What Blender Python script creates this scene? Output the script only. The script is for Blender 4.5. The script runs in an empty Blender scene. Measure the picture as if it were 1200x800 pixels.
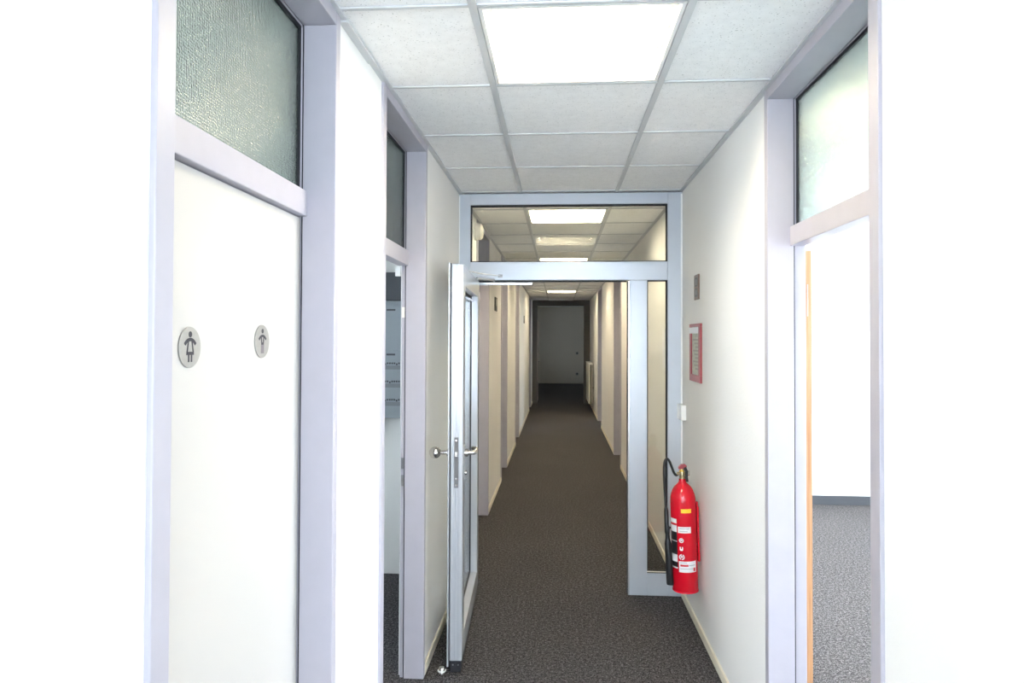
import bpy, bmesh, math, random
from mathutils import Vector, Matrix
random.seed(7)
S = bpy.context.scene
COL = S.collection

# ------------------------------------------------------------------ camera
CAM_H = 1.655
def make_camera():
    f, yaw, pit, rol, cy = 800.73, -0.0675, 0.0164, 0.0037, 382.48
    c, s = math.cos(yaw), math.sin(yaw); A = Matrix(((c, 0, -s), (0, 1, 0), (s, 0, c)))
    c, s = math.cos(pit), math.sin(pit); B = Matrix(((1, 0, 0), (0, c, -s), (0, s, c)))
    c, s = math.cos(rol), math.sin(rol); C = Matrix(((c, s, 0), (-s, c, 0), (0, 0, 1)))
    R = C @ B @ A
    r, u, w = [Vector((R[i][0], R[i][2], R[i][1])) for i in range(3)]
    M = Matrix((r, u, -w)).transposed().to_4x4()
    M.translation = (0, 0, CAM_H)
    cd = bpy.data.cameras.new('camera'); o = bpy.data.objects.new('camera', cd); COL.objects.link(o)
    cd.sensor_width = 36; cd.lens = f / 1200 * 36; cd.shift_y = -(400 - cy) / 1200
    cd.clip_start = 0.02; cd.clip_end = 200
    o.matrix_world = M
    S.camera = o
make_camera()

# ------------------------------------------------------------------ daylight
SKY = 10.0
w = bpy.data.worlds.new('world'); S.world = w; w.use_nodes = True
nt = w.node_tree; nt.nodes.clear()
out = nt.nodes.new('ShaderNodeOutputWorld'); bg = nt.nodes.new('ShaderNodeBackground')
bg.inputs['Color'].default_value = (0.82, 0.91, 1.05, 1); bg.inputs['Strength'].default_value = SKY
nt.links.new(bg.outputs[0], out.inputs[0])
def portal(loc, rot, sx, sy):
    """importance-sampling hint for the sky seen through a window opening (emits nothing itself)"""
    l = bpy.data.lights.new('window_portal', 'AREA'); l.shape = 'RECTANGLE'; l.size = sx; l.size_y = sy
    l.cycles.is_portal = True
    o = bpy.data.objects.new('window_portal', l); o.location = loc; o.rotation_euler = rot; COL.objects.link(o)
TUBE = 30.0                               # radiance of the fluorescent tubes
TUBE_COL = (1.0, 0.86, 0.61, 1)
vs = S.view_settings
vs.view_transform = 'Standard'; vs.look = 'None'; vs.gamma = 1; vs.exposure = 1.3; vs.use_curve_mapping = False
S.cycles.diffuse_bounces = 7; S.cycles.max_bounces = 14; S.cycles.transparent_max_bounces = 16

# ------------------------------------------------------------------ materials
MATS = {}
def mat(name, col=(.8, .8, .8), rough=.5, metal=0.0, spec=.5, bump=None, vary=None, emit=None):
    """bump=(scale,strength,distance); vary=(scale,amount)"""
    m = bpy.data.materials.new(name); m.use_nodes = True; n = m.node_tree; b = n.nodes['Principled BSDF']
    b.inputs['Base Color'].default_value = (*col, 1); b.inputs['Roughness'].default_value = rough
    b.inputs['Metallic'].default_value = metal; b.inputs['Specular IOR Level'].default_value = spec
    if emit: b.inputs['Emission Color'].default_value = (*emit[0][:3], 1); b.inputs['Emission Strength'].default_value = emit[1]
    if bump or vary: g = n.nodes.new('ShaderNodeNewGeometry')
    if vary:
        t = n.nodes.new('ShaderNodeTexNoise'); t.inputs['Scale'].default_value = vary[0]; t.inputs['Detail'].default_value = 4
        n.links.new(g.outputs['Position'], t.inputs['Vector'])
        r = n.nodes.new('ShaderNodeMapRange'); r.inputs['From Min'].default_value = .3; r.inputs['From Max'].default_value = .7
        r.inputs['To Min'].default_value = 1 - vary[1]; r.inputs['To Max'].default_value = 1 + vary[1] * .3
        n.links.new(t.outputs['Fac'], r.inputs['Value'])
        mx = n.nodes.new('ShaderNodeVectorMath'); mx.operation = 'SCALE'; mx.inputs[0].default_value = col
        n.links.new(r.outputs[0], mx.inputs['Scale']); n.links.new(mx.outputs[0], b.inputs['Base Color'])
    if bump:
        t = n.nodes.new('ShaderNodeTexNoise'); t.inputs['Scale'].default_value = bump[0]; t.inputs['Detail'].default_value = 3
        n.links.new(g.outputs['Position'], t.inputs['Vector'])
        k = n.nodes.new('ShaderNodeBump'); k.inputs['Strength'].default_value = bump[1]; k.inputs['Distance'].default_value = bump[2]
        n.links.new(t.outputs['Fac'], k.inputs['Height']); n.links.new(k.outputs[0], b.inputs['Normal'])
    MATS[name] = m
    return m

mat('wall_paint', (.80, .79, .775), .75, bump=(90, .35, .004), vary=(1.3, .035), spec=.3)
mat('room_paint', (.82, .82, .80), .8, spec=.3)
mat('lilac_frame', (.395, .378, .425), .42, vary=(18, .03))
mat('door_white', (.51, .488, .462), .45, vary=(2, .02))
mat('seal_black', (.012, .012, .016), .6)
mat('dark_gap', (.02, .02, .022), .9)
mat('alu', (.51, .545, .60), .30, metal=.25, vary=(9, .03))
mat('alu_leaf', (.52, .54, .58), .26, metal=.30, vary=(9, .03))
mat('alu_bright', (.78, .80, .83), .22, metal=.6)
mat('steel', (.62, .60, .57), .22, metal=1.0, vary=(60, .08))
mat('steel_dark', (.30, .30, .31), .35, metal=.9, vary=(50, .15))
mat('rail_white', (.58, .59, .60), .5, vary=(8, .05))
mat('skirting_cream', (.74, .69, .57), .5, vary=(6, .04))
mat('skirting_dark', (.045, .05, .06), .7)
mat('plastic_white', (.80, .80, .78), .35)
mat('plastic_cream', (.78, .74, .66), .35)
mat('lamp_white', (.85, .85, .83), .4)
mat('tube_glow', (1, 1, 1), .4, emit=(TUBE_COL, TUBE))
mat('red_paint', (.60, .004, .018), .22, vary=(14, .05))
mat('red_frame', (.33, .045, .055), .4, vary=(40, .2))
mat('black_rubber', (.012, .012, .013), .42)
mat('brass', (.45, .38, .24), .3, metal=1.0, vary=(120, .3))
mat('label_white', (.78, .78, .80), .4)
mat('label_black', (.015, .015, .018), .4)
mat('label_yellow', (.85, .55, .02), .4)
mat('label_red', (.60, .02, .03), .4)
mat('label_grey', (.42, .42, .44), .4)
mat('sign_steel', (.35, .335, .31), .42, metal=.35, vary=(120, .06))
mat('sign_black', (.022, .020, .028), .5)
mat('sign_grey', (.17, .15, .165), .5)
mat('sign_bronze', (.16, .095, .06), .4, metal=.2, vary=(80, .25))
mat('sign_dark', (.045, .05, .04), .5)
mat('paper', (.50, .53, .46), .6, vary=(45, .25))
mat('cabinet_grey', (.27, .305, .33), .4)
mat('lock_grey', (.15, .15, .155), .5)
mat('breaker_grey', (.19, .205, .22), .5)
mat('cabinet_dark', (.055, .06, .07), .5)
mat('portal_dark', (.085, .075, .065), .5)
mat('brown_edge', (.13, .08, .055), .5)
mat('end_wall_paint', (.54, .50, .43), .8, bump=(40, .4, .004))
mat('mark_grey', (.30, .29, .27), .5)

def carpet():
    m = bpy.data.materials.new('carpet'); m.use_nodes = True; n = m.node_tree; b = n.nodes['Principled BSDF']
    L = n.links.new; g = n.nodes.new('ShaderNodeNewGeometry')
    t = n.nodes.new('ShaderNodeTexNoise'); t.inputs['Scale'].default_value = 135; t.inputs['Detail'].default_value = 4; t.inputs['Roughness'].default_value = .75
    L(g.outputs['Position'], t.inputs['Vector'])
    t3 = n.nodes.new('ShaderNodeTexNoise'); t3.inputs['Scale'].default_value = 60; t3.inputs['Detail'].default_value = 3; t3.inputs['Roughness'].default_value = .7
    L(g.outputs['Position'], t3.inputs['Vector'])
    mixf = n.nodes.new('ShaderNodeMix'); mixf.data_type = 'FLOAT'; mixf.inputs['Factor'].default_value = .33
    L(t.outputs['Fac'], mixf.inputs['A']); L(t3.outputs['Fac'], mixf.inputs['B'])
    r = n.nodes.new('ShaderNodeValToRGB'); e = r.color_ramp.elements
    e[0].position = .42; e[0].color = (.017, .016, .0165, 1); e[1].position = .60; e[1].color = (.195, .184, .188, 1)
    k = e.new(.505); k.color = (.058, .0545, .056, 1)
    L(mixf.outputs['Result'], r.inputs['Fac'])
    t2 = n.nodes.new('ShaderNodeTexNoise'); t2.inputs['Scale'].default_value = 1.7; t2.inputs['Detail'].default_value = 3
    L(g.outputs['Position'], t2.inputs['Vector'])
    mr = n.nodes.new('ShaderNodeMapRange'); mr.inputs['To Min'].default_value = .85; mr.inputs['To Max'].default_value = 1.12
    L(t2.outputs['Fac'], mr.inputs['Value'])
    sc = n.nodes.new('ShaderNodeVectorMath'); sc.operation = 'SCALE'
    L(r.outputs['Color'], sc.inputs[0]); L(mr.outputs[0], sc.inputs['Scale']); L(sc.outputs[0], b.inputs['Base Color'])
    bp = n.nodes.new('ShaderNodeBump'); bp.inputs['Strength'].default_value = .6; bp.inputs['Distance'].default_value = .006
    L(t.outputs['Fac'], bp.inputs['Height']); L(bp.outputs[0], b.inputs['Normal'])
    b.inputs['Roughness'].default_value = .95; b.inputs['Specular IOR Level'].default_value = .1
    MATS['carpet'] = m
carpet()
def tile_mat():
    m = bpy.data.materials.new('mineral_tile'); m.use_nodes = True; n = m.node_tree; b = n.nodes['Principled BSDF']
    L = n.links.new; g = n.nodes.new('ShaderNodeNewGeometry')
    t = n.nodes.new('ShaderNodeTexNoise'); t.inputs['Scale'].default_value = 150; t.inputs['Detail'].default_value = 2
    L(g.outputs['Position'], t.inputs['Vector'])
    r = n.nodes.new('ShaderNodeValToRGB'); e = r.color_ramp.elements
    e[0].position = .28; e[0].color = (.48, .48, .48, 1); e[1].position = .355; e[1].color = (.90, .90, .90, 1)
    L(t.outputs['Fac'], r.inputs['Fac'])
    t2 = n.nodes.new('ShaderNodeTexNoise'); t2.inputs['Scale'].default_value = 30; t2.inputs['Detail'].default_value = 5
    L(g.outputs['Position'], t2.inputs['Vector'])
    mr = n.nodes.new('ShaderNodeMapRange'); mr.inputs['To Min'].default_value = .9; mr.inputs['To Max'].default_value = 1.06
    L(t2.outputs['Fac'], mr.inputs['Value'])
    sc = n.nodes.new('ShaderNodeVectorMath'); sc.operation = 'SCALE'
    L(r.outputs['Color'], sc.inputs[0]); L(mr.outputs[0], sc.inputs['Scale']); L(sc.outputs[0], b.inputs['Base Color'])
    b.inputs['Roughness'].default_value = .9; b.inputs['Specular IOR Level'].default_value = .2
    MATS['mineral_tile'] = m
tile_mat()
def wood():
    m = bpy.data.materials.new('oak'); m.use_nodes = True; n = m.node_tree; b = n.nodes['Principled BSDF']
    L = n.links.new; g = n.nodes.new('ShaderNodeNewGeometry')
    mp = n.nodes.new('ShaderNodeMapping'); mp.inputs['Scale'].default_value = (60, 60, 2.2)
    L(g.outputs['Position'], mp.inputs['Vector'])
    t = n.nodes.new('ShaderNodeTexNoise'); t.inputs['Scale'].default_value = 1.6; t.inputs['Detail'].default_value = 5
    L(mp.outputs[0], t.inputs['Vector'])
    r = n.nodes.new('ShaderNodeValToRGB'); e = r.color_ramp.elements
    e[0].position = .3; e[0].color = (.36, .175, .075, 1); e[1].position = .7; e[1].color = (.54, .31, .16, 1)
    L(t.outputs['Fac'], r.inputs['Fac']); L(r.outputs['Color'], b.inputs['Base Color'])
    b.inputs['Roughness'].default_value = .5
    MATS['oak'] = m
wood()
def clear_glass():
    m = bpy.data.materials.new('clear_glass'); m.use_nodes = True; n = m.node_tree; n.nodes.clear(); L = n.links.new
    o = n.nodes.new('ShaderNodeOutputMaterial'); mx = n.nodes.new('ShaderNodeMixShader')
    tr = n.nodes.new('ShaderNodeBsdfTransparent'); tr.inputs['Color'].default_value = (.955, .97, .96, 1)
    gl = n.nodes.new('ShaderNodeBsdfGlossy'); gl.inputs['Roughness'].default_value = 0.01
    lw = n.nodes.new('ShaderNodeLayerWeight'); lw.inputs['Blend'].default_value = .5
    p = n.nodes.new('ShaderNodeMath'); p.operation = 'POWER'; p.inputs[1].default_value = 5
    a = n.nodes.new('ShaderNodeMath'); a.operation = 'MULTIPLY_ADD'; a.inputs[1].default_value = .95; a.inputs[2].default_value = .045
    L(lw.outputs['Facing'], p.inputs[0]); L(p.outputs[0], a.inputs[0]); L(a.outputs[0], mx.inputs[0])
    L(tr.outputs[0], mx.inputs[1]); L(gl.outputs[0], mx.inputs[2]); L(mx.outputs[0], o.inputs[0])
    MATS['clear_glass'] = m
clear_glass()
def patterned_glass():
    m = bpy.data.materials.new('patterned_glass'); m.use_nodes = True; n = m.node_tree; b = n.nodes['Principled BSDF']; L = n.links.new
    b.inputs['Base Color'].default_value = (.36, .41, .37, 1); b.inputs['Roughness'].default_value = .17
    b.inputs['Transmission Weight'].default_value = 1.0; b.inputs['IOR'].default_value = 1.45
    g = n.nodes.new('ShaderNodeNewGeometry')
    v = n.nodes.new('ShaderNodeTexVoronoi'); v.inputs['Scale'].default_value = 150; v.inputs['Randomness'].default_value = .35
    L(g.outputs['Position'], v.inputs['Vector'])
    k = n.nodes.new('ShaderNodeBump'); k.inputs['Strength'].default_value = .45; k.inputs['Distance'].default_value = .005
    L(v.outputs['Distance'], k.inputs['Height']); L(k.outputs[0], b.inputs['Normal'])
    MATS['patterned_glass'] = m
patterned_glass()

# ------------------------------------------------------------------ mesh helpers
class MB:
    def __init__(s): s.bm = bmesh.new()
    def box(s, x0, x1, y0, y1, z0, z1):
        x0, x1 = sorted((x0, x1)); y0, y1 = sorted((y0, y1)); z0, z1 = sorted((z0, z1))
        v = [s.bm.verts.new(p) for p in ((x0,y0,z0),(x1,y0,z0),(x1,y1,z0),(x0,y1,z0),(x0,y0,z1),(x1,y0,z1),(x1,y1,z1),(x0,y1,z1))]
        for f in ((0,3,2,1),(4,5,6,7),(0,1,5,4),(1,2,6,5),(2,3,7,6),(3,0,4,7)): s.bm.faces.new([v[i] for i in f])
        return s
    def tube(s, pts, r, n=10, caps=True):
        pts = [Vector(p) for p in pts]; rs = r if isinstance(r, (list, tuple)) else [r] * len(pts)
        rings = []; up = None
        for i, p in enumerate(pts):
            d = (pts[min(i+1, len(pts)-1)] - pts[max(i-1, 0)]).normalized()
            if up is None: up = Vector((0, 0, 1)) if abs(d.z) < .9 else Vector((1, 0, 0))
            a = d.cross(up).normalized(); b = a.cross(d).normalized(); up = b
            rings.append([s.bm.verts.new(p + rs[i] * (a * math.cos(2*math.pi*k/n) + b * math.sin(2*math.pi*k/n))) for k in range(n)])
        for q, t in zip(rings, rings[1:]):
            for k in range(n): s.bm.faces.new((q[k], q[(k+1) % n], t[(k+1) % n], t[k]))
        if caps: s.bm.faces.new(rings[0][::-1]); s.bm.faces.new(rings[-1])
        return s
    def lathe(s, prof, c=(0, 0, 0), n=32):
        """prof=(r,z) bottom to top about the z axis through c"""
        rings = []
        for r, z in prof:
            rings.append([s.bm.verts.new((c[0] + max(r, 1e-4)*math.cos(2*math.pi*k/n), c[1] + max(r, 1e-4)*math.sin(2*math.pi*k/n), c[2] + z)) for k in range(n)])
        for q, t in zip(rings, rings[1:]):
            for k in range(n): s.bm.faces.new((q[k], q[(k+1) % n], t[(k+1) % n], t[k]))
        s.bm.faces.new(rings[0][::-1]); s.bm.faces.new(rings[-1])
        return s
    def prism(s, poly, f):
        """poly: 2d outline; f(a,b,t) -> 3d for t in 0,1"""
        lo = [s.bm.verts.new(f(a, b, 0)) for a, b in poly]; hi = [s.bm.verts.new(f(a, b, 1)) for a, b in poly]; n = len(poly)
        s.bm.faces.new(lo[::-1]); s.bm.faces.new(hi)
        for k in range(n): s.bm.faces.new((lo[k], lo[(k+1) % n], hi[(k+1) % n], hi[k]))
        return s
    def sector(s, r0, r1, a0, a1, z0, z1, n=8):
        """curved label: angle 0 faces -y, positive toward +x"""
        P = lambda r, a: (r*math.sin(a), -r*math.cos(a))
        poly = [P(r1, a0+(a1-a0)*k/n) for k in range(n+1)] + [P(r0, a1-(a1-a0)*k/n) for k in range(n+1)]
        return s.prism(poly, lambda a, b, t: (a, b, z0 + t*(z1-z0)))
    def build(s, name, m, parent=None, bevel=0, smooth=False):
        bmesh.ops.recalc_face_normals(s.bm, faces=s.bm.faces)
        me = bpy.data.meshes.new(name); s.bm.to_mesh(me); s.bm.free()
        me.materials.append(MATS[m])
        if smooth:
            for p in me.polygons: p.use_smooth = True
        o = bpy.data.objects.new(name, me); COL.objects.link(o)
        if parent: o.parent = parent
        if bevel:
            b = o.modifiers.new('edge', 'BEVEL'); b.width = bevel; b.segments = 2; b.limit_method = 'ANGLE'
        if smooth:
            try: me.set_sharp_from_angle(angle=math.radians(38))
            except Exception: pass
        return o
def box(name, m, x0, x1, y0, y1, z0, z1, parent=None, bevel=0):
    return MB().box(x0, x1, y0, y1, z0, z1).build(name, m, parent, bevel)
def empty(name, loc=(0, 0, 0), rot=(0, 0, 0)):
    o = bpy.data.objects.new(name, None); o.location = loc; o.rotation_euler = rot; o.empty_display_size = .1; COL.objects.link(o); return o
def tag(o, label, cat, group=None, kind=None):
    o['label'] = label; o['category'] = cat
    if group: o['group'] = group
    if kind: o['kind'] = kind
    return o
def ref(name, mesh, parent, loc):
    o = bpy.data.objects.new(name, mesh); COL.objects.link(o); o.parent = parent; o.location = loc; return o

# ------------------------------------------------------------------ key dimensions
XL, XR, H, TH = -.657, .801, 2.609, .12
PY = 4.47                                  # front of the glazed partition
TOP = 2.78
LEFT_OPEN = [(1.055, 1.977), (2.485, 3.335), (5.45, 6.40), (7.85, 8.755), (10.50, 11.42), (15.45, 16.40)]
RIGHT_OPEN = [(1.745, 2.685), (8.75, 9.84), (12.65, 13.80)]
Y0, Y1 = .45, 17.40

# ------------------------------------------------------------------ room shell
def struct(o, label, cat): return tag(o, label, cat, kind='structure')
struct(box('floor', 'carpet', -3.4, 5.2, -3.4, 25.3, -.12, 0), 'dark grey flecked carpet running down the corridor', 'floor')
def long_wall(name, x0, x1, openings, label):
    m = MB(); y = Y0
    for a, b in openings + [(Y1, None)]:
        m.box(x0, x1, y, a, 0, TOP); y = b
    for a, b in openings: m.box(x0, x1, a, b, H + .004, TOP)
    return struct(m.build(name, 'wall_paint'), label, 'wall')
long_wall('wall_left', XL - TH, XL, LEFT_OPEN, 'white papered corridor wall with the restroom door')
long_wall('wall_right', XR, XR + TH, RIGHT_OPEN, 'white papered corridor wall carrying the fire extinguisher')
def skirting(name, xf, s, openings, label, m='skirting_cream'):
    b = MB(); y = Y0 + .01
    for a, c in openings + [(Y1 - .02, None)]:
        for p, q in ((y, min(a, PY)), (max(y, PY + .072), a)):
            if q - p > .05: b.box(xf, xf - s*.012, p + .002, q - .002, .001, .052)
        y = c
    return struct(b.build(name, m, bevel=.003), label, 'baseboard')
skirting('baseboard_left', XL - .0005, -1, LEFT_OPEN, 'narrow cream skirting strip along the restroom-side wall')
skirting('baseboard_right', XR + .0005, 1, RIGHT_OPEN, 'narrow cream skirting strip below the fire extinguisher')

def window(n, axis, pos, a0, a1, z0, z1, inward, label):
    """pane in a wall plane; axis 'x' -> wall at x=pos spanning y a0..a1"""
    r = empty('window_%d' % n); struct(r, label, 'window')
    f = MB(); t = .06
    def bb(m, a, b, c, d, e):
        if axis == 'x': m.box(pos - e, pos + e, a, b, c, d)
        else: m.box(a, b, pos - e, pos + e, c, d)
    bb(f, a0, a1, z0, z0 + t, .03); bb(f, a0, a1, z1 - t, z1, .03); bb(f, a0, a0 + t, z0 + t, z1 - t, .03); bb(f, a1 - t, a1, z0 + t, z1 - t, .03)
    mid = (a0 + a1) / 2; bb(f, mid - t/2, mid + t/2, z0 + t, z1 - t, .03)
    f.build('window_frame', 'plastic_white', r)
    for p, q in ((a0 + t, mid - t/2), (mid + t/2, a1 - t)):
        m = MB(); bb(m, p, q, z0 + t, z1 - t, .004); m.build('pane', 'clear_glass', r)
    c = (a0 + a1)/2; zc = (z0 + z1)/2; W, Hh = a1 - a0, z1 - z0
    if axis == 'x':
        portal((pos - inward*.16, c, zc), (0, math.radians(-90*inward), 0), Hh, W)
    else:
        portal((c, pos - inward*.16, zc), (math.radians(90*inward), 0, 0), W, Hh)

def plain_wall(name, axis, p0, p1, a0, a1, holes, label, m='room_paint'):
    """wall box with window holes (a0,a1,z0,z1)"""
    b = MB()
    def bb(c, d, e, f):
        if axis == 'x': b.box(p0, p1, c, d, e, f)
        else: b.box(c, d, p0, p1, e, f)
    x = a0
    for h in holes:
        bb(x, h[0], 0, TOP); bb(h[0], h[1], 0, h[2]); bb(h[0], h[1], h[3], TOP); x = h[1]
    bb(x, a1, 0, TOP)
    return struct(b.build(name, m), label, 'wall')
# foyer behind the camera
FW = [(-2.8, -.2, .7, 2.45), (.2, 2.8, .7, 2.45)]
plain_wall('wall_foyer_back', 'y', -3.3, -3.1, -3.2, 3.2, FW, 'foyer wall with two wide windows')
plain_wall('wall_foyer_left', 'x', -3.3, -3.2, -3.3, .60, [], 'plain white foyer side wall next to the restroom')
plain_wall('wall_foyer_right', 'x', 3.2, 3.3, -3.3, .45, [], 'plain white foyer side wall next to the bright office')
plain_wall('wall_foyer_return_left', 'y', .45, .60, -3.2, XL - TH, [], 'white return wall beside the restroom')
plain_wall('wall_foyer_return_right', 'y', .45, .60, XR + TH, 4.0, [], 'white return wall beside the bright office')
window(1, 'y', -3.2, *FW[0][:2], *FW[0][2:], 1, 'wide foyer window on the restroom side')
window(2, 'y', -3.2, *FW[1][:2], *FW[1][2:], 1, 'wide foyer window on the office side')
# restroom, electrical room and the closed rooms on the left
plain_wall('wall_outer_left', 'x', -2.7, -2.55, .60, 17.4, [(.8, 1.8, 1.2, 2.4), (2.5, 3.3, 1.1, 2.1)], 'outer wall behind the restroom and the electrical room')
window(3, 'x', -2.62, .8, 1.8, 1.2, 2.4, 1, 'added unseen restroom window that lights the transom glass')  # added opening, out of view, so the restroom transom glass glows
window(4, 'x', -2.62, 2.5, 3.3, 1.1, 2.1, 1, 'window of the electrical room')
plain_wall('wall_restroom', 'y', 2.17, 2.27, -2.55, XL - TH, [], 'wall between restroom and electrical room')
plain_wall('wall_electrical_room', 'y', 4.75, 4.87, -2.55, XL - TH, [], 'pale wall carrying the grey distribution cabinet')
# bright office on the right
OW = [(.9, 3.7, .45, 2.5), (4.0, 6.9, .45, 2.5), (13.9, 15.1, .7, 2.4)]
plain_wall('wall_outer_right', 'x', 4.0, 4.15, .60, 17.4, OW, 'window wall of the offices')
for i, h in enumerate(OW): window(5 + i, 'x', 4.08, *h, -1, ['office window beside the oak-edged door', 'office window beside the far office wall', 'window of the far open office'][i])
plain_wall('wall_office_far', 'y', 7.06, 7.2, XR + TH, 4.0, [], 'white far wall of the bright office')
plain_wall('wall_office_partition', 'y', 11.2, 11.3, XR + TH, 4.0, [], 'wall before the far open office')
plain_wall('wall_office_end', 'y', 15.2, 15.3, XR + TH, 4.0, [], 'wall behind the far open office')
struct(box('baseboard_office', 'skirting_dark', XR + TH + .01, 3.99, 7.045, 7.059, .001, .09), 'dark skirting along the far wall of the bright office', 'baseboard')
# lobby at the far end
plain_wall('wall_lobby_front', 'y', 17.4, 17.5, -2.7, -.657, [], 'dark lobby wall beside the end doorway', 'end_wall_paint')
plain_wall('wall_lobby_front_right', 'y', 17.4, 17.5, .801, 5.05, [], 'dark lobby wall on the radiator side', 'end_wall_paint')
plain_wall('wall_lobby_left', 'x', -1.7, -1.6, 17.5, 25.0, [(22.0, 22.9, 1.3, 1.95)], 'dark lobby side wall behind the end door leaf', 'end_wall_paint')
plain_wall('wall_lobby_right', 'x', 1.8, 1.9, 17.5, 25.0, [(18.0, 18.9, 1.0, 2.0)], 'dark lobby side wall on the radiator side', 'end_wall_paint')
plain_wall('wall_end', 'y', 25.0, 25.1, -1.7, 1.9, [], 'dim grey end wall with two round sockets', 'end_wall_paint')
window(8, 'x', 1.85, 18.0, 18.9, 1.0, 2.0, -1, 'small lobby window past the end doorway')
window(9, 'x', -1.65, 22.0, 22.9, 1.3, 1.95, 1, 'small high lobby window added unseen to brighten the end wall')  # extra unseen window, put in to lift the dim end wall
# end doorway trim
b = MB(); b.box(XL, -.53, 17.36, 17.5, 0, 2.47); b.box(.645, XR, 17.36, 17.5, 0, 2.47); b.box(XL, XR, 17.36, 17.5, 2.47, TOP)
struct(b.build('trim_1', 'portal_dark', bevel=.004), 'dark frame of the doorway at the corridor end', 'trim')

# ------------------------------------------------------------------ suspended ceiling
ceil = struct(box('ceiling', 'room_paint', -3.4, 5.2, -3.4, 25.2, TOP, TOP + .1), 'suspended corridor ceiling of white mineral tiles', 'ceiling')
XB1, XB2, ROW, PITCH = -.2477, .3773, 2.56, .625
LUM = [0, 5, 10, 14, 19]                    # row indices (rear edge) with a luminaire
def tile_mesh(w, d):
    m = MB(); m.box(-w/2, w/2, -d/2, d/2, .003, .018); me_o = m.build('ceiling_tile', 'mineral_tile', bevel=.002)
    # apply nothing: bevel stays a modifier on copies
    return me_o
def grid(cols, ks, skip, y_first=None, y_last=None):
    protos = {}
    for k in ks:
        ya, yb = ROW + (k-1)*PITCH, ROW + k*PITCH
        if y_first is not None: ya = max(ya, y_first)
        if y_last is not None: yb = min(yb, y_last)
        if yb - ya < .03: continue
        for xa, xb in cols:
            if (k, round(xa, 3)) in skip: continue
            key = (round(xb-xa, 3), round(yb-ya, 3))
            if key not in protos:
                m = MB(); m.box(-key[0]/2+.004, key[0]/2-.004, -key[1]/2+.004, key[1]/2-.004, .003, .018)
                bmesh.ops.bevel(m.bm, geom=[e for e in m.bm.edges], offset=.002, segments=1, affect='EDGES')
                o = m.build('ceiling_tile', 'mineral_tile', ceil); protos[key] = o.data
                o.location = ((xa+xb)/2, (ya+yb)/2, H)
            else: ref('ceiling_tile', protos[key], ceil, ((xa+xb)/2, (ya+yb)/2, H))
KS = list(range(-1, 25))
cols = [(XL + .012, XB1), (XB1, XB2), (XB2, XR - .012)]
grid(cols, KS, {(k, round(XB1, 3)) for k in LUM}, y_first=Y0, y_last=17.35)
for x in (XB1, XB2): box('ceiling_runner', 'rail_white', x - .012, x + .012, Y0, 17.35, H - .004, H + .002, ceil)
for k in range(-2, 25):
    y = ROW + k*PITCH
    if y < Y0 or y > 17.34: continue
    for xa, xb in cols: 
        xa2 = xa + (.012 if xa != XL + .012 else .012); xb2 = xb - .012
        box('ceiling_cross_bar', 'rail_white', xa2, xb2, y - .0075, y + .0075, H - .003, H + .002, ceil)
for x0, x1, s in ((XL, XL + .024, -1), (XR - .024, XR, 1)):
    box('ceiling_edge_trim', 'rail_white', x0, x1, Y0, PY, H - .005, H + .001, ceil)
    box('ceiling_edge_trim', 'rail_white', x0, x1, PY, 17.35, H - .005, H + .001, ceil)
    xw = x0 if s < 0 else x1 
# loose end of the wall angle by the restroom door
t = box('ceiling_edge_trim', 'rail_white', XL + .001, XL + .026, 1.99, 2.30, H - .013, H - .006, ceil)
# office ceiling, foyer and closed rooms
OX = [XR + TH, 1.30, 1.925, 2.55, 3.175, 3.80, 4.0]
grid([(OX[i], OX[i+1]) for i in range(6)], range(-2, 9), {(k, x) for k in (1, 5) for x in (1.3, 2.55)}, y_first=.6, y_last=7.06)
for x in OX[1:-1]: box('ceiling_runner', 'rail_white', x - .012, x + .012, .6, 7.06, H - .004, H + .002, ceil)
for k in range(-3, 9):
    y = ROW + k*PITCH
    if .62 < y < 7.05:
        for i in range(6): box('ceiling_cross_bar', 'rail_white', OX[i] + .012, OX[i+1] - .012, y - .0075, y + .0075, H - .003, H + .002, ceil)
box('ceiling_panel', 'room_paint', -3.2, 3.2, -3.1, Y0, H, H + .02, ceil)
box('ceiling_panel', 'room_paint', -2.55, XL - TH, .6, 17.4, H, H + .02, ceil)
box('ceiling_panel', 'room_paint', XR + TH, 4.0, 7.2, 17.4, H, H + .02, ceil)

# ------------------------------------------------------------------ luminaires
def make_luminaire(lit=True):
    r = empty('ceiling_luminaire'); h = .298
    m = MB()                                  # housing: shallow tray open to the room
    m.box(-h, h, -h, h, .105, .11)
    for a in (-1, 1):
        m.box(a*h, a*(h-.012), -h, h, -.002, .105); m.box(-h+.012, h-.012, a*h, a*(h-.012), -.002, .105)
    m.build('housing', 'lamp_white', r)
    for q in range(4):
        y = -.2175 + q*.145
        t = MB(); t.tube([(-.262, y, .052), (.262, y, .052)], .013, 10); t.build('fluorescent_tube', 'tube_glow' if lit else 'plastic_white', r, smooth=True)
        for a in (-1, 1):
            s = MB(); s.box(a*.264, a*.284, y-.016, y+.016, .03, .104); s.box(a*.252, a*.264, y-.011, y+.011, .041, .063); s.build('lamp_holder', 'plastic_cream', r)
    for q in range(3):
        y = -.145 + q*.145
        m = MB(); m.prism([(-.02, .104), (.02, .104), (.004, .02), (-.004, .02)], lambda a, b, t: (-.25 + .5*t, y + a, b)); m.build('reflector_ridge', 'lamp_white', r)
    return r
def copy_tree(o, parent=None):
    c = o.copy(); COL.objects.link(c); c.parent = parent
    for ch in list(o.children): copy_tree(ch, c)
    return c
proto = make_luminaire()
lum_spots = [((XB1+XB2)/2, ROW + (k-.5)*PITCH) for k in LUM]
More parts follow.
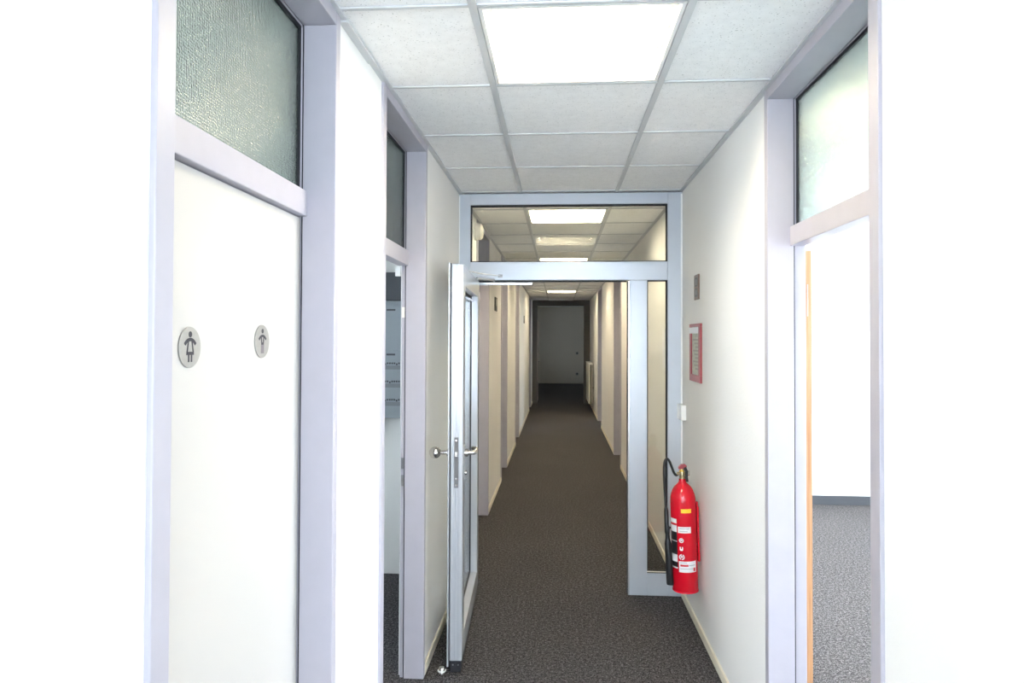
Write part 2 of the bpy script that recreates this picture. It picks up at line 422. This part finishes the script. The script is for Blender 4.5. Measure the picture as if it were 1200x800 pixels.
lum_names = ['brightest square fluorescent ceiling luminaire, before the glazed partition', 'first lit square luminaire just past the glazed partition', 'second lit square luminaire past the glazed partition',
             'third lit square luminaire past the glazed partition', 'last lit square luminaire before the dark end doorway']
for i, (x, y) in enumerate(lum_spots):
    o = proto if i == 0 else copy_tree(proto)
    o.location = (x, y, H); tag(o, lum_names[i], 'ceiling light', 'square corridor luminaires')
o = make_luminaire(False); o.location = ((XB1+XB2)/2, 17.0, H - .006)
tag(o, 'unlit square luminaire right before the dark end doorway', 'ceiling light', 'square corridor luminaires')
for i, (k, x) in enumerate(((1, 1.3), (1, 2.55), (5, 1.3), (5, 2.55))):
    o = copy_tree(proto); o.location = (x + .3125, ROW + (k-.5)*PITCH, H)
    tag(o, ['lit office luminaire nearest the oak-edged door', 'lit office luminaire one further from the oak-edged door', 'lit office luminaire deep in the room along the corridor wall', 'lit office luminaire deep in the room by the windows'][i], 'ceiling light', 'square office luminaires')

# ------------------------------------------------------------------ framed doors with transom lights
def framed_door(n, side, y0, y1, label, tn=.05, tf=.04, leaf='closed', D=.135):
    """outer frame y0..y1; side -1 = left wall, +1 = right wall. d = depth into the wall."""
    xf = XL if side < 0 else XR
    X = lambda d: xf + side*d
    r = empty('door_%d' % n); struct(r, label, 'door')
    a, b = y0 + tn, y1 - tf; zs = 2.565
    f = MB()
    f.box(X(-.010), X(.088), y0, a, 0, H - .003); f.box(X(-.010), X(.088), b, y1, 0, H - .003); f.box(X(-.010), X(.088), a, b, zs, H - .003)
    f.box(X(.092), X(D), y0 + .001, a - .010, 0, H - .004); f.box(X(.092), X(D), b + .010, y1 - .001, 0, H - .004); f.box(X(.092), X(D), a - .010, b + .010, zs, H - .004)
    f.build('door_frame', 'lilac_frame', r, bevel=.0025)
    g = MB()
    g.box(X(.088), X(.092), y0 + .012, a - .004, 0, H - .02); g.box(X(.088), X(.092), b + .004, y1 - .012, 0, H - .02)
    g.build('rebate_seal', 'seal_black', r)
    box('transom_bar', 'lilac_frame', X(.074), X(.128), a - .004, b + .004, 2.006, 2.080, r, bevel=.0025)
    g = MB()
    for p, q, u, v in ((a, a + .010, 2.08, zs), (b - .010, b, 2.08, zs), (a + .01, b - .01, zs - .010, zs)): g.box(X(.096), X(.112), p, q, u, v)
    g.build('transom_seal', 'seal_black', r)
    box('transom_pane', 'patterned_glass', X(.100), X(.106), a + .008, b - .008, 2.081, zs - .008, r)
    if leaf == 'closed':
        l = box('door_leaf', 'door_white', X(.096), X(.134), a - .006, b + .006, .008, 2.003, r, bevel=.002)
    return r, X, a, b
# restroom door (its handle side lies below and beyond the frame edge)
r1, X1, a1, b1 = framed_door(1, -1, *LEFT_OPEN[0], 'closed white restroom door with two pictogram discs', .055, .037)
l = [c for c in r1.children if c.name.startswith('door_leaf')][0]
# electrical room door, leaf swung inwards
r2, X2, a2, b2 = framed_door(2, -1, *LEFT_OPEN[1], 'open electrical room door frame with patterned transom glass', .045, .035, 'open', .110)
lo = box('door_leaf', 'door_white', X2(.14), X2(.14 + .78), a2 - .05, a2 - .01, .008, 2.0, r2, bevel=.002)
for z0, z1, m in ((1.012, 1.066, 'steel_dark'), (.928, .982, 'steel_dark'), (1.752, 1.803, 'plastic_cream')):
    box('strike_plate', m, X2(.0945), X2(.108), b2 + .0085, b2 + .0098, z0, z1, r2)
m = MB(); m.box(X2(.115), X2(.14), b2 - .005, b2 + .0098, 1.955, 2.0); m.build('latch_bracket', 'plastic_white', r2)
# office door, oak-edged leaf folded right back
r3, X3, a3, b3 = framed_door(3, 1, *RIGHT_OPEN[0], 'open office door with an oak-edged leaf and patterned transom glass', .055, .040, 'open')
th = math.radians(19.6)
m = MB(); m.box(.0, .046, .006, .86, .008, 2.0)
lf = m.build('door_leaf', 'door_white', r3, bevel=.001); lf.location = (.943, 2.752, 0); lf.rotation_euler = (0, 0, -th)
box('edge_band', 'oak', .0, .046, -.002, .006, .008, 2.0, lf)
for z in (.28, 1.80):
    h = MB(); h.tube([(-.004, -.004, z - .05), (-.004, -.004, z + .05)], .0045, 10); h.box(-.004, .004, -.0035, -.002, z - .05, z + .05); h.build('hinge', 'steel_dark', lf, smooth=True)
box('hinge_plate', 'steel', X3(.1355), X3(.1375), b3 - .005, b3 + .0, 1.74, 1.86, r3)
# doors beyond the partition
far = [(4, -1, LEFT_OPEN[2], 'closed', 'first closed door past the partition on the restroom side'), (5, -1, LEFT_OPEN[3], 'closed', 'second closed door past the partition on the restroom side'),
       (6, -1, LEFT_OPEN[4], 'closed', 'third closed door past the partition on the restroom side'), (7, -1, LEFT_OPEN[5], 'closed', 'last closed door on the restroom side before the end doorway'),
       (8, 1, RIGHT_OPEN[1], 'closed', 'closed door past the partition on the extinguisher side'), (9, 1, RIGHT_OPEN[2], 'open', 'open doorway spilling daylight near the corridor end')]
for n, s, (p, q), st, lab in far:
    rr, XX, aa, bb_ = framed_door(n, s, p, q, lab, .05, .04, st)
    if st == 'closed':
        for c in rr.children:
            if c.name.startswith('door_leaf'):
                hm = MB(); yb = aa + .07; hm.tube([(XX(.096), yb, 1.05), (XX(.05), yb, 1.05), (XX(.045), yb + .02, 1.05), (XX(.045), yb + .12, 1.05)], .009, 8)
                hm.build('door_handle', 'steel', c, smooth=True)
    else: box('door_leaf', 'door_white', XX(.14), XX(.98), bb_ - .03, bb_ + .01, .008, 2.0, rr, bevel=.002)

# ------------------------------------------------------------------ glazed partition with open leaf
P = empty('glazed_partition', (0, PY, 0)); tag(P, 'silver aluminium glazed partition with its glass door standing open', 'partition')
D = .070
def pp(name, x0, x1, z0, z1, m='alu', y0=0, y1=D, bevel=.003): return box(name, m, x0, x1, y0, y1, z0, z1, P, bevel)
pp('stile', XL + .001, -.580, .001, H - .006); pp('stile', .706, XR - .001, .001, H - .006)
pp('top_rail', -.580, .706, 2.529, H - .006); pp('middle_rail', -.580, .706, 2.032, 2.153)
pp('inner_stile', -.580, -.541, .001, 2.032); pp('mullion', .462, .575, .001, 2.032); pp('bottom_rail', .575, .706, .001, .142)
pp('door_stop_strip', .448, .462, .001, 2.022, 'seal_black', .030, .045, 0); pp('door_stop_strip', -.541, .448, 2.022, 2.032, 'seal_black', .030, .045, 0)
pp('door_stop_strip', .453, .462, .001, 2.028, 'alu_bright', .0, .028, .001)
def pane_set(x0, x1, z0, z1):
    g = MB(); t = .006
    for u in (.012, .052):
        g.box(x0, x1, u, u + .006, z0, z0 + t); g.box(x0, x1, u, u + .006, z1 - t, z1); g.box(x0, x0 + t, u, u + .006, z0 + t, z1 - t); g.box(x1 - t, x1, u, u + .006, z0 + t, z1 - t)
    g.build('glazing_seal', 'seal_black', P)
    box('glass_pane', 'clear_glass', x0, x1, .031, .037, z0, z1, P)
pane_set(-.580, .706, 2.153, 2.529); pane_set(.575, .706, .142, 2.032)
m = MB(); m.box(.575, .706, .0115, .0118, .148, .156); m.build('glazing_bead', 'skirting_cream', P)
m = MB()
for z in [.3 + .29*k for k in range(8)]: m.tube([(.793, -.001, z), (.793, .002, z)], .004, 8)
m.build('screw', 'steel', P)['kind'] = 'stuff'
box('wall_joint_strip', 'plastic_white', XR - .012, XR - .001, -.004, 0, .06, H - .02, P)
box('wall_joint_strip', 'plastic_white', XL + .001, XL + .008, -.004, 0, .06, H - .02, P)
# door leaf: local frame, hinge at origin, +u toward the free end (toward the camera), thickness along +x
LW, LT, LZ0, LZ1 = 1.075, .062, .012, 2.022
fr = MB()
fr.box(0, LT, -LW, -LW + .105, LZ0 + .045, LZ1); fr.box(0, LT, -.105, 0, LZ0 + .045, LZ1)
fr.box(0, LT, -LW + .105, -.105, LZ0 + .045, .165); fr.box(0, LT, -LW + .105, -.105, LZ1 - .105, LZ1)
leaf = fr.build('door_leaf', 'alu_leaf', P, bevel=.003)
leaf.location = (-.578, -.020, 0); leaf.rotation_euler = (0, 0, math.radians(2.4))
q = MB()                                       # moulded edge strips that stripe the free end
q.box(.004, .012, -LW - .006, -LW, LZ0 + .05, LZ1 - .002); q.box(.026, .032, -LW - .004, -LW, LZ0 + .05, LZ1 - .002); q.box(.044, .058, -LW - .006, -LW, LZ0 + .05, LZ1 - .002)
q.build('edge_profile', 'alu_leaf', leaf, bevel=.001)
q = MB(); q.box(-.012, -.004, -LW - .010, -LW + .06, LZ0 + .02, LZ1 + .006); q.box(-.012, -.004, -LW + .06, -.02, LZ1 - .07, LZ1 + .006); q.box(-.012, -.004, -LW + .06, -.02, LZ0 + .05, .13); q.build('overlap_lip', 'alu_leaf', leaf, bevel=.001)
q = MB(); q.box(-.004, 0, -LW - .004, -LW + .05, LZ0 + .02, LZ1 + .004); q.box(-.004, 0, -LW + .05, -.03, LZ1 - .06, LZ1 + .004); q.box(-.004, 0, -LW + .05, -.03, LZ0 + .05, .12); q.build('lip_seal', 'seal_black', leaf)
q = MB(); q.box(.005, LT - .005, -LW - .002, -.02, LZ0 - .008, LZ0 + .045); q.build('floor_seal', 'seal_black', leaf)
for k in (-1, 1):
    q = MB(); 
    for xk in (.018, .044): q.tube([(xk, -LW - .0035, LZ0 + .028), (xk, -LW - .001, LZ0 + .028)], .004, 8)
q.build('screw', 'steel_dark', leaf)['kind'] = 'stuff'
g = MB(); t = .012
for x0, x1 in ((.002, .008), (.016, .021)):
    u0, u1, z0, z1 = -LW + .105, -.105, .165, LZ1 - .105
    g.box(x0, x1, u0, u1, z0, z0 + t); g.box(x0, x1, u0, u1, z1 - t, z1); g.box(x0, x1, u0, u0 + t, z0 + t, z1 - t); g.box(x0, x1, u1 - t, u1, z0 + t, z1 - t)
g.build('glazing_seal', 'seal_black', leaf)
box('glass_pane', 'clear_glass', .008, .016, -LW + .105, -.105, .165, LZ1 - .105, leaf)
box('lock_plate', 'lock_grey', .020, .041, -LW - .0068, -LW - .004, .91, 1.16, leaf, bevel=.001)
q = MB()
for z in (.925, .955, 1.145): q.tube([(.030, -LW - .0078, z), (.030, -LW - .0066, z)], .0055, 10)
q.box(.024, .037, -LW - .0115, -LW - .0066, 1.065, 1.09)
q.build('lock_bolt', 'steel', leaf)
zk = 1.075; uk = -LW + .052
q = MB(); q.box(-.014, -.010, uk - .022, uk + .022, .93, 1.125); q.build('back_plate', 'steel', leaf, bevel=.002)
q = MB(); q.tube([(-.010, uk, zk), (-.022, uk, zk), (-.022, uk, zk), (-.058, uk, zk)], [.020, .020, .010, .010], 16)
q.build('knob_neck', 'steel', leaf, smooth=True)
q = MB()
n = 14
prof = [(math.pi*k/n) for k in range(n+1)]
q.tube([(-.083 + .030*math.cos(a), uk, zk) for a in prof], [max(.030*math.sin(a), .0005) for a in prof], 20); q.build('knob', 'steel', leaf, smooth=True)
q = MB(); q.box(LT, LT + .006, uk - .018, uk + .018, .94, 1.115); q.build('back_plate', 'steel_dark', leaf, bevel=.002)
q = MB(); q.tube([(LT + .004, uk, zk), (LT + .020, uk, zk)], .020, 16)
q.tube([(LT + .018, uk, zk), (LT + .038, uk, zk), (LT + .050, uk + .006, zk), (LT + .055, uk + .02, zk), (LT + .055, uk + .12, zk), (LT + .050, uk + .135, zk), (LT + .03, uk + .142, zk)], .0105, 12)
q.build('lever_handle', 'steel', leaf, smooth=True)
q = MB(); q.tube([(LT + .005, uk, .975), (LT + .016, uk, .975)], .012, 12); q.build('lock_cylinder', 'steel', leaf, smooth=True)
# hinges
for z in (.25, 1.05, 1.85):
    q = MB(); q.tube([(-.584, -.010, z - .06), (-.584, -.010, z + .06)], .010, 10); q.build('hinge', 'alu_bright', P, smooth=True)
# overhead closer: box on the back of the leaf's head, scissor arm to the slide rail above the opening
q = MB(); q.tube([(.030, -.40, LZ1 - .135), (.030, -.10, LZ1 - .135)], .006, 8); q.build('closer_rod', 'alu_bright', leaf, smooth=True)
q = MB(); q.box(-.535, -.17, .003, .024, 2.002, 2.018); q.build('closer_rail', 'alu_bright', P, bevel=.002)
q = MB(); q.tube([(-.515, -.17, 2.03), (-.42, -.02, 2.034)], .009, 8); q.tube([(-.42, -.02, 2.034), (-.42, .014, 2.016)], .006, 8); q.tube([(-.515, -.17, 2.03), (-.515, -.17, 2.00)], .010, 8); q.build('closer_arm', 'alu_bright', P, smooth=True)
q = MB(); q.tube([(-.50, -.72, 2.024), (-.44, -.55, 2.024), (-.38, -.012, 2.06)], .003, 6); q.box(-.395, -.365, -.006, 0, 2.05, 2.07); q.build('stay_arm', 'steel_dark', P)

# ------------------------------------------------------------------ restroom signs
def disc_sign(y, z, label, woman):
    x = X1(.096)
    r = empty('restroom_sign', (x + .0002, y, z)); tag(r, label, 'sign', 'restroom pictogram discs')
    R = .042
    q = MB(); q.prism([(R*math.cos(2*math.pi*k/40), R*math.sin(2*math.pi*k/40)) for k in range(40)], lambda a, b, t: (.0002 + t*.0025, a, b)); q.build('plate', 'sign_steel', r, bevel=.0006)
    f = lambda a, b, t: (.0027 + t*.0006, a, b)
    def arc(m, c, r0, r1, p0, p1, n=10):
        out_ = [(c[0] + r1*math.cos(p0+(p1-p0)*k/n), c[1] + r1*math.sin(p0+(p1-p0)*k/n)) for k in range(n+1)]
        in_ = [(c[0] + r0*math.cos(p1-(p1-p0)*k/n), c[1] + r0*math.sin(p1-(p1-p0)*k/n)) for k in range(n+1)]
        m.prism(out_ + in_, f)
    q = MB(); circ = lambda c, rr: [(c[0] + rr*math.cos(2*math.pi*k/20), c[1] + rr*math.sin(2*math.pi*k/20)) for k in range(20)]
    if woman:
        q.prism(circ((0, .0265), .0062), f)
        arc(q, (0, -.010), .0225, .0295, math.radians(38), math.radians(142))
        q.prism([(-.0082, .014), (-.0045, .014), (-.0098, -.011), (-.0140, -.011)], f)
        q.prism([(.0082, .014), (.0045, .014), (.0098, -.011), (.0140, -.011)], f)
        q.prism([(-.0130, -.009), (.0130, -.009), (.0142, -.0155), (-.0142, -.0155)], f)
        q.prism([(-.0075, -.015), (-.0030, -.015), (-.0030, -.030), (-.0075, -.030)], f); q.prism([(.0075, -.015), (.0030, -.015), (.0030, -.030), (.0075, -.030)], f)
        q.build('pictogram', 'sign_black', r)
    else:
        q.prism(circ((0, .0265), .0058), f)
        arc(q, (0, -.012), .0235, .0295, math.radians(40), math.radians(140))
        q.prism([(-.0100, .0145), (-.0060, .0145), (-.0016, -.006), (-.0070, -.006)], f); q.prism([(.0100, .0145), (.0060, .0145), (.0016, -.006), (.0070, -.006)], f)
        q.prism([(-.0070, -.002), (.0070, -.002), (.0070, -.008), (-.0070, -.008)], f)
        q.build('pictogram', 'sign_black', r)
        q = MB(); q.prism([(-.0082, -.008), (.0082, -.008), (.0082, -.030), (-.0082, -.030)], f); q.build('trousers', 'sign_grey', r)
disc_sign(1.349, 1.633, 'round steel disc with a woman pictogram on the restroom door', True)
disc_sign(1.691, 1.643, 'round steel disc with a man pictogram on the restroom door', False)

# ------------------------------------------------------------------ small fittings on the walls
r = empty('light_switch', (XL, 2.26, 1.04)); tag(r, 'white rocker light switch on the wall between the two near doors', 'light switch')
box('switch_plate', 'plastic_white', .0003, .010, -.048, .048, -.048, .048, r, bevel=.002); box('rocker', 'plastic_cream', .010, .016, -.034, .034, -.034, .034, r, bevel=.002)
box('indicator', 'label_black', .016, .0165, .022, .027, -.028, -.020, r)
# plaque and red framed notice on the right wall
r = empty('wall_plaque', (XR, 3.998, 1.95)); tag(r, 'small bronze plaque above the red framed notice', 'sign')
box('plate', 'sign_bronze', -.008, -.0003, -.06, .06, -.072, .072, r, bevel=.001)
q = MB(); 
for z0, z1 in ((-.055, -.008), (.004, .055)): q.box(-.0088, -.008, -.038, .040, z0, z1)
q.build('panel', 'label_black', r)
for z0, z1 in ((-.045, -.015), (.012, .045)): box('symbol', 'mark_grey', -.0094, -.0088, -.012, .006, z0, z1, r)
r = empty('framed_notice', (XR, 4.028, 1.572)); tag(r, 'red framed emergency notice above the fire extinguisher', 'notice')
q = MB(); q.box(-.012, -.0003, -.157, .157, -.168, -.128); q.box(-.012, -.0003, -.157, .157, .15, .168); q.box(-.012, -.0003, -.157, -.105, -.128, .15); q.box(-.012, -.0003, .105, .157, -.128, .15); q.build('frame', 'red_frame', r, bevel=.002)
box('sheet', 'paper', -.005, -.0005, -.105, .105, -.128, .15, r)
box('header', 'label_white', -.013, -.005, -.104, .150, .112, .148, r)
q = MB()
for k in range(9): q.box(-.0056, -.005, -.08, .07 - .03*(k % 3), .07 - k*.021, .08 - k*.021)
q.box(-.0056, -.005, -.05, -.03, .09, .11); q.box(-.0056, -.005, .0, .02, .09, .11); q.build('printed_line', 'mark_grey', r)['kind'] = 'stuff'
r = empty('contact_box', (XR, 4.405, 1.188)); tag(r, 'small white junction box in the corner beside the partition', 'junction box')
box('cover', 'plastic_white', -.032, -.0003, -.058, .058, -.048, .048, r, bevel=.004); box('base', 'plastic_cream', -.034, -.0003, .059, .062, -.046, .046, r)
# things past the partition
r = empty('alarm_sounder', (XL, 5.33, 2.488)); tag(r, 'round cream alarm sounder high on the wall past the partition', 'alarm')
q = MB(); q.tube([(.0003, 0, 0), (.022, 0, 0), (.022, 0, 0), (.05, 0, 0), (.064, 0, 0), (.068, 0, 0)], [.070, .070, .066, .064, .05, .026], 28); q.build('body', 'plastic_cream', r, smooth=True)
q = MB(); q.tube([(.067, 0, 0), (.073, 0, 0)], .018, 12); q.build('led', 'label_white', r)
for y, lab in ((7.12, 'dark room number plate past the first closed door'), (13.1, 'dark room number plate past the third closed door')):
    r = empty('room_sign', (XL, y, 2.005)); tag(r, lab, 'sign', 'dark room number plates')
    box('plate', 'sign_dark', .0003, .012, -.10, .10, -.072, .072, r, bevel=.002); box('insert', 'mark_grey', .012, .0125, -.07, .07, -.02, .05, r)
r = empty('notice_holder', (XR, 5.19, 1.58)); tag(r, 'slim white notice holder seen through the side pane', 'holder')
box('plate', 'plastic_white', -.014, -.0003, -.06, .06, -.15, .15, r, bevel=.003); box('sheet', 'label_white', -.0146, -.014, -.05, .05, -.14, .13, r)
# radiator near the end
r = empty('radiator', (XR, 16.15, 0)); tag(r, 'tall white panel radiator before the end doorway', 'radiator')
box('front_panel', 'plastic_cream', -.115, -.085, -.72, .72, .18, 1.06, r, bevel=.006); box('back_panel', 'plastic_cream', -.050, -.028, -.72, .72, .18, 1.06, r, bevel=.006)
box('top_grille', 'plastic_white', -.120, -.020, -.73, .73, 1.06, 1.085, r, bevel=.003)
for y in (-.5, .5): box('wall_bracket', 'steel', -.085, -.0003, y - .02, y + .02, .5, .54, r)
box('side_panel', 'portal_dark', -.085, -.050, -.732, -.722, .18, 1.06, r)
# end door leaf and sockets
r = empty('end_door', (-.57, 17.52, 0)); tag(r, 'brown edged door leaf standing open at the dark end doorway', 'door')
box('door_leaf', 'brown_edge', 0, .042, 0, .9, .008, 2.1, r, bevel=.002)
q = MB(); q.tube([(.042, .07, 1.05), (.085, .07, 1.05), (.09, .09, 1.05), (.09, .18, 1.05)], .01, 8); q.build('door_handle', 'steel', r, smooth=True)
for z, lab in ((1.10, 'upper round socket on the dim end wall'), (.35, 'lower round socket on the dim end wall')):
    r = empty('wall_socket', (.69, 25.0, z)); tag(r, lab, 'socket', 'round sockets on the end wall')
    q = MB(); q.tube([(0, -.0003, 0), (0, -.012, 0)], .055, 20); q.build('cover', 'mark_grey', r); q = MB(); q.tube([(0, -.012, 0), (0, -.015, 0)], .03, 16); q.build('insert', 'sign_dark', r)
# floor door stop
r = empty('door_stop', (-.568, 3.365, 0)); tag(r, 'small polished door stop on the carpet beside the glass leaf', 'door stop')
q = MB(); q.lathe([(.020, .0005), (.020, .006), (.017, .012), (.017, .024), (.013, .031), (.004, .034)], n=20); q.build('dome', 'steel', r, smooth=True)
q = MB(); q.lathe([(.0205, .012), (.0215, .015), (.0205, .018)], n=20); q.build('buffer_ring', 'plastic_white', r, smooth=True)

# ------------------------------------------------------------------ electrical room
r = empty('distribution_cabinet', (-1.22, 4.75, 0)); tag(r, 'grey wall cabinet with breaker rows in the electrical room', 'cabinet')
q = MB(); q.box(-.30, .30, -.12, -.0005, 1.10, 1.905); q.build('body', 'cabinet_grey', r, bevel=.003)
up = box('upper_door', 'cabinet_grey', -.285, .285, -.128, -.121, 1.572, 1.872, r, bevel=.002)
lw_ = box('lower_cover', 'cabinet_grey', -.285, .285, -.128, -.121, 1.135, 1.562, r, bevel=.002)
for pr_, z in ((up, 1.843), (lw_, 1.537)): box('slot_handle', 'cabinet_dark', .045, .105, -.1295, -.128, z - .006, z + .006, pr_)
for z in (1.477, 1.353, 1.228):
    wn = box('breaker_window', 'cabinet_grey', -.26, .26, -.1300, -.128, z - .046, z + .012, lw_)
    q = MB(); q2 = MB()
    for k in range(32):
        x = -.25 + k*.0158; dz = -.006 if (k + int(z*100)) % 5 == 0 else 0
        q.box(x, x + .010, -.136, -.130, z - .006 + dz, z + .006 + dz); q2.box(x - .002, x + .014, -.133, -.130, z - .042, z - .014)
    q.build('toggle', 'cabinet_dark', lw_)['kind'] = 'stuff'; q2.build('breaker', 'breaker_grey', lw_)['kind'] = 'stuff'
r = box('cable_trunking', 'cabinet_dark', -2.5, -.80, 4.60, 4.7495, 1.907, 2.10, bevel=.004); tag(r, 'dark cable trunking above the grey cabinet', 'trunking')
r = empty('hanging_cable', (-1.235, 4.745, 1.0)); tag(r, 'grey looped cable hanging below the distribution cabinet', 'cable')
q = MB(); q.tube([(-.02, -.05, .095), (-.02, -.05, .03), (-.005, -.05, -.03), (.012, -.05, -.045), (.022, -.05, -.02), (.012, -.05, .03), (.004, -.05, .095)], .005, 8); q.build('loop', 'mark_grey', r, smooth=True)
box('plug', 'cabinet_grey', -.045, -.012, -.065, -.04, .02, .085, r, bevel=.004)

# ------------------------------------------------------------------ fire extinguisher
EX = empty('fire_extinguisher', (.7145, 3.90, .252), (0, math.radians(-1.7), 0)); tag(EX, 'red carbon dioxide fire extinguisher with black horn hung on the wall', 'fire extinguisher')
R = .070
q = MB(); q.lathe([(R - .006, 0), (R - .001, .002), (R, .010), (R, .490), (R*.985, .512), (R*.93, .534), (R*.82, .556), (R*.66, .574), (R*.47, .587), (R*.33, .597), (R*.27, .607), (R*.27, .618)], n=48)
q.build('cylinder', 'red_paint', EX, smooth=True)
q = MB(); q.lathe([(R + .0015, 0.0), (R + .0015, .006), (R, .008)], n=48); q.build('foot_ring', 'red_paint', EX, smooth=True)
q = MB(); q.lathe([(.017, .612), (.017, .632), (.013, .636), (.013, .668), (.009, .674)], n=16); q.tube([(-.03, 0, .646), (.036, 0, .646)], [.010, .010], 12)
vl = q.build('valve', 'brass', EX, smooth=True)
q = MB(); q.tube([(.03, 0, .648), (.040, 0, .648)], .015, 14); q.build('pressure_disc', 'steel', vl, smooth=True)
q = MB(); q.prism([(-.020, .672), (.022, .676), (.026, .690), (.016, .700), (-.004, .698), (-.020, .682)], lambda a, b, t: (a, -.012 + .024*t, b)); q.build('trigger', 'red_frame', EX, bevel=.002)
q = MB(); q.tube([(.014, -.014, .682), (.022, -.022, .660), (.020, -.026, .628), (.022, -.026, .606)], .008, 8); q.build('carry_lever', 'black_rubber', EX, smooth=True)
q = MB(); q.tube([(-.018, -.017, .660), (-.008, -.018, .668), (.004, -.017, .660)], .0035, 6); q.build('safety_pin', 'label_yellow', EX, smooth=True)
# hose from the valve up and over to the horn
def bez(p, n=22):
    o = []
    for k in range(n+1):
        t = k/n; a = (1-t); o.append(tuple(a**3*p[0][i] + 3*a*a*t*p[1][i] + 3*a*t*t*p[2][i] + t**3*p[3][i] for i in range(3)))
    return o
hx = -.100
q = MB(); q.tube(bez([(-.022, 0, .646), (-.050, -.002, .600), (-.062, -.004, .760), (-.090, -.005, .725)]) + bez([(-.090, -.005, .725), (-.108, -.006, .702), (-.100, -.006, .58), (-.096, -.006, .455)])[1:], .0072, 10)
q.build('hose', 'black_rubber', EX, smooth=True)
q = MB(); q.tube([(-.096, -.006, .46), (-.095, -.006, .44), (-.095, -.006, .36), (-.093, -.006, .352), (-.093, -.006, .320), (-.092, -.006, .312), (-.092, -.006, .28)], [.009, .0125, .0125, .0145, .0145, .012, .013], 14)
hg = q.build('horn_grip', 'black_rubber', EX, smooth=True)
q = MB(); q.tube([(-.092, -.006, .285), (-.091, -.006, .26), (-.084, -.006, .04), (-.084, -.006, .032)], [.013, .0185, .0215, .0205], 18); q.build('horn', 'black_rubber', EX, smooth=True)
q = MB(); q.box(-.105, -.085, .001, .012, .36, .38); q.tube([(-.094, 0, .345), (-.066, 0, .345)], .006, 8); q.build('horn_clip', 'black_rubber', EX)
# bracket between cylinder and wall
q = MB(); q.box(R + .001, R + .012, -.020, .020, .16, .465); q.box(R + .001, R + .010, -.012, .012, .465, .49); q.build('wall_bracket', 'red_paint', EX, bevel=.002)
# labels
A = math.radians
def lab(name, m, a0, a1, y0, y1, parent=EX, r0=.0002, r1=.0008):
    z = lambda y: (690 - y)*.00478
    o = MB().sector(R + r0, R + r1, A(a0), A(a1), z(y1), z(y0)).build(name, m, parent, smooth=True); return o
lab('yellow_sticker', 'label_yellow', -20, 26, 593, 597.5)
u_ = lab('upper_label', 'label_white', -36, 22, 613.5, 620.5)
lab('text_line', 'label_grey', -30, 14, 615, 616, u_, .0008, .001); lab('text_line', 'label_grey', -30, 6, 618, 619, u_, .0008, .001)
for y, n_ in ((629, 0), (638.5, 1), (648, 2)):
    z = (690 - y)*.00478; ph = A(-22); c = Vector((R*math.sin(ph), -R*math.cos(ph), z)); nn = Vector((math.sin(ph), -math.cos(ph), 0)); tt = Vector((math.cos(ph), math.sin(ph), 0))
    q = MB(); F = lambda a, b, t: tuple(c + tt*a + Vector((0, 0, b)) + nn*(.0002 + .0010*t))
    if n_ == 1:
        q.prism([(-.010, .010), (-.004, .010), (-.004, -.002), (.002, -.002), (.002, .010), (.008, .010), (.008, -.007), (.004, -.011), (-.006, -.011), (-.010, -.007)], F)
    else:
        rr = .013 if n_ == 0 else .0155
        for k in range(16):
            if n_ == 2 and k % 8 == 3: continue
            a0_, a1_ = 2*math.pi*k/16, 2*math.pi*(k+1)/16
            q.prism([(rr*math.cos(a0_), rr*math.sin(a0_)), (rr*math.cos(a1_), rr*math.sin(a1_)), (rr*.62*math.cos(a1_), rr*.62*math.sin(a1_)), (rr*.62*math.cos(a0_), rr*.62*math.sin(a0_))], F)
        q.prism([(-.006, .003), (.006, .003), (.006, -.003), (-.006, -.003)], F); q.prism([(-.003, .0065), (.003, .0065), (.003, .003), (-.003, .003)], F)
    q.build('hazard_symbol', 'label_white', EX)
lb = lab('lower_label', 'label_white', -36, 46, 653, 665.5)
lab('text_line', 'label_red', -30, 6, 656.5, 658.8, lb, .0008, .001); lab('text_line', 'label_grey', 8, 40, 657, 658, lb, .0008, .001)
lab('text_line', 'label_grey', -30, 30, 661, 661.7, lb, .0008, .001); lab('text_line', 'label_red', 30, 42, 660.5, 664.5, lb, .0008, .001); lab('text_line', 'label_grey', -30, 0, 654.3, 655, lb, .0008, .001)
sd = lab('side_label', 'label_black', -84, -42, 605, 662)
for y0, y1, m in ((605, 610, 'label_white'), (610, 612.5, 'label_red'), (612.5, 620, 'label_white'), (646, 654.5, 'label_white'), (630, 631.2, 'label_grey'), (660.5, 662, 'label_white')): lab('label_band', m, -84, -42, y0, y1, sd, .0008, .0012)
